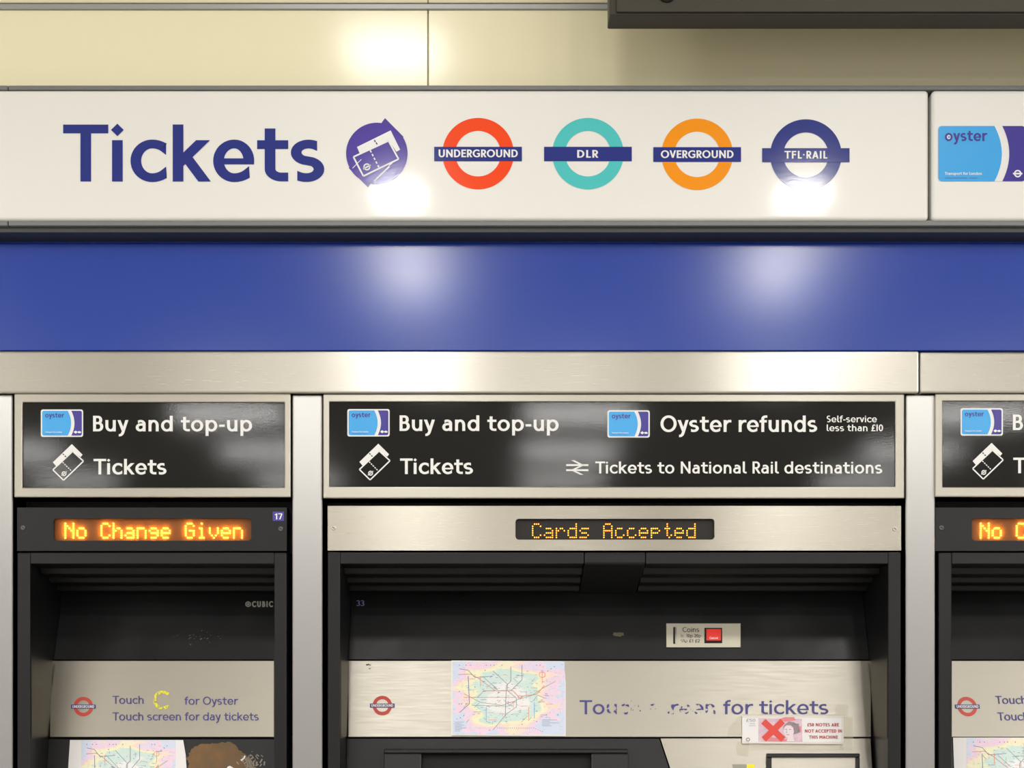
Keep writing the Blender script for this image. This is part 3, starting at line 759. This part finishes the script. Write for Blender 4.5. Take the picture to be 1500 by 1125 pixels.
# coin plate
cf = fl(back_f, .003)
b = MB(); b.slab(976, 913, 1085, 948.3, cf, .008); cp = b.build('coin_plate', mat('coin_plate_steel', (190, 185, 168), rough=.42, metal=.8), m2, bevel=.0006)
b = MB(); b.slab(986.2, 918.5, 989, 943, fl(cf, .0004), .002); b.build('coin_slot', void, cp)
b = MB(); b.slab(989, 919, 991.2, 943, fl(cf, .0008), .003); b.build('slot_guide', screw, cp)
b = MB(); write(b, 'Coins', 999.8, 1024.3, 925.8, 7.2, .14, fl(cf, .0006)); b.build('lettering', black_print, cp)
b = MB(); write(b, '10p 20p', 1005.3, 1027, 933.4, 4.6, .15, fl(cf, .0006)); b.build('lettering', black_print, cp)
b = MB(); write(b, '£1 £2', 1009.5, 1025, 941, 4.6, .15, fl(cf, .0006)); b.build('lettering', black_print, cp)
b = MB(); write(b, '1p', 996.5, 1001.5, 933.4, 4.6, .15, fl(cf, .0006)); b.build('worn_lettering', worn_black, cp)
b = MB(); write(b, '50p', 996.8, 1007, 941, 4.6, .15, fl(cf, .0006)); b.build('worn_lettering', worn_black, cp)
b = MB(); b.slab(1032, 919.6, 1058, 942, fl(cf, .0012), .004); kb = b.build('key_surround', void, cp, bevel=.0006)
b = MB(); b.slab(1034.8, 921.4, 1056.3, 938.4, fl(cf, .0045), .006); kk = b.build('cancel_key', key_red, kb, bevel=.0006)
b = MB(); write(b, 'Cancel', 1039.3, 1051.8, 936, 3.0, .18, fl(cf, .0050)); b.build('lettering', vinyl_white, kk)
panel_roundel(pan2, 560, 1033.5)
TT = 'Touch screen for tickets'
arg = (TT, 849, 1213.5, 1046.2, 20.6, .15, pt)
b = MB(); write(b, *arg, only=[0, 1]); b.build('lettering', steel_blue, pan2)
b = MB(); write(b, *arg, only=list(range(13, 24))); b.build('lettering', steel_blue, pan2)
b = MB(); write(b, *arg, only=[2, 3]); b.build('worn_lettering', worn_blue, pan2)
b = MB(); write(b, *arg, only=[8, 9, 10, 11]); b.build('worn_lettering', worn_blue, pan2)
b = MB(); write(b, *arg, only=[4, 6, 7]); b.build('worn_lettering', worn_more, pan2)
# lower front: black left part, slanted steel right part
l0, r0 = inner2(1082, low_f); l1, r1 = inner2(1400, low_f)
b = MB(); b.prism([(l1, 1400), (1070, 1400), (965.5, 1081.5), (l0, 1081.5)], low_f, .012); b.build('lower_panel', black, m2, bevel=.001)
b = MB(); b.prism([(1072, 1400), (r1 - 2, 1400), (r0 - 4, 1081.5), (967.3, 1081.5)], low_f, .012); b.build('payment_panel', steel_panel, m2, bevel=.0008)
b = MB(); b.wbox(P(498.5, 0, 0).x, P(1301, 0, 0).x, .02, .19, 0.0, z14); b.build('plinth', black, m2, bevel=.001)
sf = fl(low_f, .022)
b = MB()
b.slab(562, 1097.5, 920.5, 1103.6, sf, .02)
for xo, xi, xs in ((562, 617.5, 626), (920.5, 866, 858)):
    a0 = [(xo, 1300), (xi, 1300), (xi, 1103.6), (xo, 1103.6)] if xo < xi else [(xi, 1300), (xo, 1300), (xo, 1103.6), (xi, 1103.6)]
    b.prism(a0, sf, .02)
b.slab(562, 1300, 920.5, 1330, sf, .02)
ss = b.build('screen_surround', black, m2, bevel=.0022)
b = MB(); b.slab(617, 1103, 866.5, 1301, fl(low_f, .001), .001); b.build('touch_screen', mat('dark_screen_glass', (14, 14, 14), rough=.4, spec=.2), ss)
rf = fl(low_f, .006)
b = MB()
b.slab(1123.5, 1103.8, 1259.8, 1109.5, rf, .006); b.slab(1123.5, 1109.5, 1130.2, 1330, rf, .006); b.slab(1253.8, 1109.5, 1259.8, 1330, rf, .006)
rd = b.build('reader_surround', black, m2, bevel=.0014)
b = MB(); b.slab(1130, 1109, 1254, 1330, fl(low_f, .002), .002); b.build('reader_plate', steel_panel, rd, bevel=.0005)
b = MB(); b.flat([(1095, 1140), (1105.5, 1140), (1105, 1119.5), (1094, 1119.5)], fl(low_f, .0006)); b.build('sticker', mat('bright_yellow_vinyl', (236, 226, 20), rough=.35), m2)
b = MB(); b.flat([(1076, 1140), (1094.5, 1140), (1093.5, 1119.5), (1072.5, 1119.5)], fl(low_f, .0005)); b.build('tape_scrap', mat('grey_tape', (150, 147, 132), rough=.4), m2)
b = MB(); b.line([(536, 974), (541, 973)], 1.6, pt); b.line([(541.5, 974), (543, 974.4)], 1.2, pt); b.line([(540, 979.4), (543, 979)], .8, pt); b.build('scuff', mat('brown_scuff', (92, 80, 62), rough=.7), pan2)

# ------------------------------------------------------------------ posters and notices taped to the machines
def zone_mat(name, margin):
    """Printed zones: rings of pastel colour round a pale centre, broken by noise, with fine ink marks."""
    m = bpy.data.materials.new(name); m.use_nodes = True
    nt = m.node_tree; b = nt.nodes['Principled BSDF']; b.inputs['Roughness'].default_value = .45
    N = lambda t: nt.nodes.new(t)
    tc = N('ShaderNodeTexCoord'); sx = N('ShaderNodeSeparateXYZ'); nt.links.new(tc.outputs['Generated'], sx.inputs[0])
    def math_(op, a, b_=None, c=None):
        n = N('ShaderNodeMath'); n.operation = op
        for i, q in enumerate((a, b_, c)):
            if q is None: continue
            if isinstance(q, (int, float)): n.inputs[i].default_value = q
            else: nt.links.new(q, n.inputs[i])
        return n.outputs[0]
    u = math_('MULTIPLY', math_('SUBTRACT', sx.outputs[0], .49), 1/.50)
    v = math_('MULTIPLY', math_('SUBTRACT', sx.outputs[2], .52), 1/.60)
    n = N('ShaderNodeTexNoise'); n.inputs['Scale'].default_value = 4.2; n.inputs['Detail'].default_value = 1.5; nt.links.new(tc.outputs['Generated'], n.inputs['Vector'])
    r = math_('SQRT', math_('ADD', math_('MULTIPLY', u, u), math_('MULTIPLY', v, v)))
    r = math_('ADD', r, math_('MULTIPLY', math_('SUBTRACT', n.outputs['Fac'], .5), 1.0))
    cr = N('ShaderNodeValToRGB'); cr.color_ramp.interpolation = 'EASE'
    e = cr.color_ramp.elements
    stops = [(0, (238, 237, 236)), (.27, (236, 236, 236)), (.36, (212, 230, 224)), (.58, (204, 228, 222)), (.66, (240, 238, 200)), (.74, (242, 232, 204)), (.80, (246, 218, 208)), (.86, (228, 214, 236)), (.93, (242, 210, 226)), (.97, (236, 214, 236)), (1.0, (210, 220, 240))]
    e[0].position, e[0].color = 0, lin(stops[0][1]); e[1].position, e[1].color = 1.0, lin(stops[-1][1])
    for p_, c_ in stops[1:-1]:
        q = e.new(p_); q.color = lin(c_)
    nt.links.new(r, cr.inputs[0])
    mp = N('ShaderNodeMapping'); mp.inputs['Scale'].default_value = (34, 1, 60); nt.links.new(tc.outputs['Generated'], mp.inputs['Vector'])
    n2 = N('ShaderNodeTexNoise'); n2.inputs['Scale'].default_value = 1.0; n2.inputs['Detail'].default_value = 3; nt.links.new(mp.outputs[0], n2.inputs['Vector'])
    mr = N('ShaderNodeMapRange'); mr.inputs[1].default_value = .60; mr.inputs[2].default_value = .72; mr.inputs[4].default_value = .38; nt.links.new(n2.outputs['Fac'], mr.inputs[0])
    mx = N('ShaderNodeMix'); mx.data_type = 'RGBA'; nt.links.new(mr.outputs[0], mx.inputs[0]); nt.links.new(cr.outputs[0], mx.inputs[6]); mx.inputs[7].default_value = lin((110, 120, 150))
    nt.links.new(mx.outputs[2], b.inputs['Base Color'])
    return m
zones = zone_mat('pastel_zone_print', 0)
route_m = [mat('route_' + nm, c, rough=.5) for nm, c in (('red', (230, 140, 132)), ('navy', (112, 122, 172)), ('grey', (150, 156, 158)), ('green', (136, 176, 156)), ('magenta', (214, 120, 160)), ('brown', (180, 146, 122)), ('black', (122, 124, 130)), ('blue', (120, 160, 215)), ('orange', (232, 150, 110)))]
def route_map(sheet_pts, area, f, label, seed):
    """A sheet of paper with a printed schematic map of routes."""
    t = thing('map_poster', label, 'poster', P((area[0] + area[2]) / 2, area[3], f), 'paper route maps stuck on the machines')
    b = MB(); b.prism(sheet_pts, f, .0004); b.build('sheet', paper, t)
    x0, y0, x1, y1 = area; W, H = x1 - x0, y1 - y0
    b = MB(); b.flat([(x0, y1), (x1, y1), (x1, y0), (x0, y0)], fl(f, .0003)); b.build('printed_zones', zones, t)
    random.seed(seed)
    g = fl(f, .0006)
    q = lambda u, v: (x0 + u*W, y0 + v*H)
    b = MB()
    def route(k, pts, wd=.75): b.cur = k; b.line([q(*p) for p in pts], wd, g)
    route(0, [(.10, .49), (.24, .49), (.56, .49)]); route(0, [(.27, .40), (.54, .40), (.60, .50), (.64, .47), (.75, .45), (.82, .33)], 1.1)
    route(2, [(.36, .13), (.49, .31), (.49, .40), (.57, .50), (.57, .62), (.48, .72), (.36, .94)], .8)
    route(6, [(.52, .07), (.52, .27), (.48, .33), (.47, .75)]); route(6, [(.62, .05), (.62, .25), (.52, .40)])
    route(3, [(.17, .60), (.50, .61), (.58, .52), (.70, .47), (.80, .37), (.92, .27)]); route(1, [(.14, .20), (.15, .58), (.06, .70)], .9)
    route(1, [(.06, .10), (.14, .12), (.20, .22), (.36, .20)]); route(4, [(.05, .18), (.16, .17), (.24, .24), (.38, .40)])
    route(5, [(.10, .44), (.25, .56), (.44, .60), (.56, .54)]); route(2, [(.28, .22), (.40, .38)]); route(8, [(.25, .20), (.25, .34)]); route(8, [(.80, .14), (.80, .30)])
    route(7, [(.30, .62), (.30, .80)]); route(7, [(.72, .54), (.76, .46), (.82, .50)]); route(3, [(.30, .74), (.30, .82), (.34, .84)]); route(8, [(.68, .62), (.68, .80)]); route(7, [(.73, .56), (.73, .78)])
    for k in range(46):                                     # short branch lines
        u, v = random.uniform(.12, .86), random.uniform(.14, .82); l = random.uniform(.02, .09); a_ = random.choice((0, 0, 0, 45, 90, 135))
        asp = W / H
        route(random.randrange(len(route_m)), [(u, v), (u + l*math.cos(math.radians(a_)), v + l*asp*math.sin(math.radians(a_)))], .55)
    b.cur = 0; b.ring(*q(.60, .49), 3.0*W/160, 2.2*W/160, g, 0, n=20); b.ring(*q(.80, .18), 4.6*W/160, 3.8*W/160, g, 0, n=20)
    b.build('printed_routes', route_m, t)
    b = MB(); g2 = fl(f, .0008)
    def dot(u, v, r=.75):
        c = q(u, v); b.ring(c[0], c[1], r, 0, g2, 0, n=8)
    for u, v in ((.06, .05), (.12, .05), (.16, .05), (.30, .05), (.34, .05), (.37, .05), (.44, .05), (.75, .05), (.78, .05), (.88, .10), (.91, .07), (.85, .13), (.06, .41), (.06, .58), (.08, .58), (.12, .58), (.10, .74), (.07, .77), (.62, .86), (.84, .73), (.94, .73), (.75, .68), (.75, .82), (.29, .12), (.20, .35), (.33, .94)): dot(u, v)
    for k in range(22): dot(.40 + .42*k/22, .91 + (.06 if k > 17 else 0) * (k - 17) / 5, .55)
    for k in range(90):
        u, v = random.uniform(.1, .88), random.uniform(.12, .82); b.line([q(u, v), (q(u, v)[0] + random.uniform(1, 4), q(u, v)[1])], .5, g2)
    for k in range(7): b.line([q(.02, .83 + .02*k), (q(.02, 0)[0] + random.uniform(5, 20), q(0, .83 + .02*k)[1])], .4, g2)
    for k in range(5): b.line([q(.80, .80 + .02*k), (q(.80, 0)[0] + random.uniform(8, 26), q(0, .80 + .02*k)[1])], .4, g2)
    b.build('printed_names', mat('map_ink', (112, 116, 146), rough=.5), t)
    return t
mf = fl(panel_f, .003)
route_map([(661, 1077.2), (828.8, 1078.4), (828.8, 1000), (827.5, 984), (823.5, 968.5), (661, 967.5)], (663, 969, 827, 1076), mf, 'paper route map on the steel panel of the wide machine', 11)
lf = fl(low_f, .002)
route_map([(95, 1200), (278, 1200), (272, 1106), (268.3, 1084), (102.5, 1084)], (119, 1085, 257, 1192), lf, 'paper route map below the panel of machine 17', 12)
route_map([(1400.5, 1200), (1620, 1200), (1590, 1080.5), (1396, 1080.5)], (1416, 1081.5, 1578, 1192), lf, 'paper route map on the machine at the right edge', 13)

nf = fl(grade(1040, panel_f(1040), 1095, low_f(1095)), .004)
nt_ = thing('paper_notice', 'taped notice with red cross over a pink banknote on the wide machine', 'notice', P(1161, 1090, nf))
b = MB(); b.prism([(1087, 1089), (1236, 1090), (1235.5, 1048.5), (1087, 1048)], nf, .0004); b.build('sheet', paper, nt_)
d1, d2, d3, d4 = fl(nf, .0004), fl(nf, .0007), fl(nf, .0010), fl(nf, .0013)
b = MB(); b.flat([(1111, 1086.5), (1175.5, 1086.5), (1174.5, 1053), (1111, 1052)], d1)
bank = b.build('banknote_print', mat('pink_banknote', (226, 196, 204), rough=.5, colour_noise=(120, (205, 178, 196), (1, 1, 1))), nt_)
b = MB(); b.flat([(1140, 1054), (1150, 1050.5), (1163, 1050.5), (1166, 1055), (1150, 1057)], d2); b.flat([(1124, 1086), (1166, 1086), (1152, 1083), (1130, 1080)], d2); b.flat([(1168, 1072), (1173.5, 1072), (1173.5, 1063), (1169, 1066)], d2); b.build('pink_pattern', mat('rose_print', (226, 130, 140), rough=.5), bank)
b = MB(); b.flat(blob(1158, 1066.5, 10.5, 9.5, 30, .12, 21), d2); b.flat([(1162, 1076), (1172, 1073), (1170, 1060), (1160, 1060)], d2); b.build('portrait_hair', mat('grey_violet_print', (152, 134, 146), rough=.5), bank)
b = MB(); b.flat([(1148, 1069), (1147.3, 1072), (1149, 1075), (1150.5, 1079), (1154, 1081), (1152, 1086), (1164, 1086), (1161.5, 1078), (1163, 1072), (1162, 1066), (1158, 1062.5), (1152, 1062.5), (1149, 1065)], d3); b.build('portrait_face', mat('pale_pink_print', (232, 216, 220), rough=.5), bank)
b = MB(); b.line([(1150, 1068.4), (1153, 1068.2)], .7, d4); b.line([(1156, 1068.2), (1159, 1068.6)], .7, d4); b.line([(1152.5, 1070), (1151.8, 1073.3), (1153.2, 1073.6)], .5, d4); b.line([(1152, 1076.3), (1156, 1076.2)], .7, d4); b.build('portrait_features', mat('plum_print', (132, 104, 122), rough=.5), bank)
b = MB(); b.line([(1118.2, 1056.5), (1147.5, 1083.2)], 9.2, d3); b.line([(1146.5, 1056.2), (1119, 1083.2)], 9.2, d4); b.build('cross', mat('red_cross_print', (222, 66, 54), rough=.45), nt_)
b = MB()
write(b, '£50 NOTES ARE', 1182.5, 1229, 1064.1, 4.8, .22, d1); write(b, 'NOT ACCEPTED IN', 1179, 1233.5, 1073.2, 4.8, .22, d1); write(b, 'THIS MACHINE', 1185, 1227.5, 1082.2, 4.8, .22, d1)
b.build('lettering', mat('dark_red_print', (176, 56, 60), rough=.5), nt_)
b = MB(); write(b, '£50', 1093, 1106.5, 1057.3, 4.4, .13, d1); b.line([(1098, 1060), (1106, 1060)], .6, d1); b.line([(1097, 1063), (1107, 1063)], .6, d1); b.ring(1095.7, 1083.3, 3, 1.6, d1, 0, n=16); b.build('grey_print', mat('grey_ink', (150, 152, 156), rough=.5), nt_)
def tape_mat():
    m = bpy.data.materials.new('clear_tape'); m.use_nodes = True
    b = m.node_tree.nodes['Principled BSDF']
    b.inputs['Base Color'].default_value = lin((226, 218, 190)); b.inputs['Roughness'].default_value = .18; b.inputs['Alpha'].default_value = .2
    return m
tape = tape_mat()
d5 = fl(nf, .0016)
for pts in ([(1084, 1051), (1242, 1052), (1241, 1046), (1086, 1045.5)], [(1079, 1098), (1080, 1106), (1096, 1109), (1097, 1086), (1081, 1085)], [(1066, 1077), (1088, 1077), (1087, 1050), (1083, 1047), (1068, 1066)],
            [(1225, 1046), (1243, 1045.5), (1242.5, 1033), (1226, 1031.5)], [(1096, 1097), (1236, 1098), (1238, 1086), (1096, 1087)], [(1231, 1096), (1250, 1098), (1249, 1050), (1233, 1049)]):
    b = MB(); b.flat(pts, d5); b.build('tape', tape, nt_)
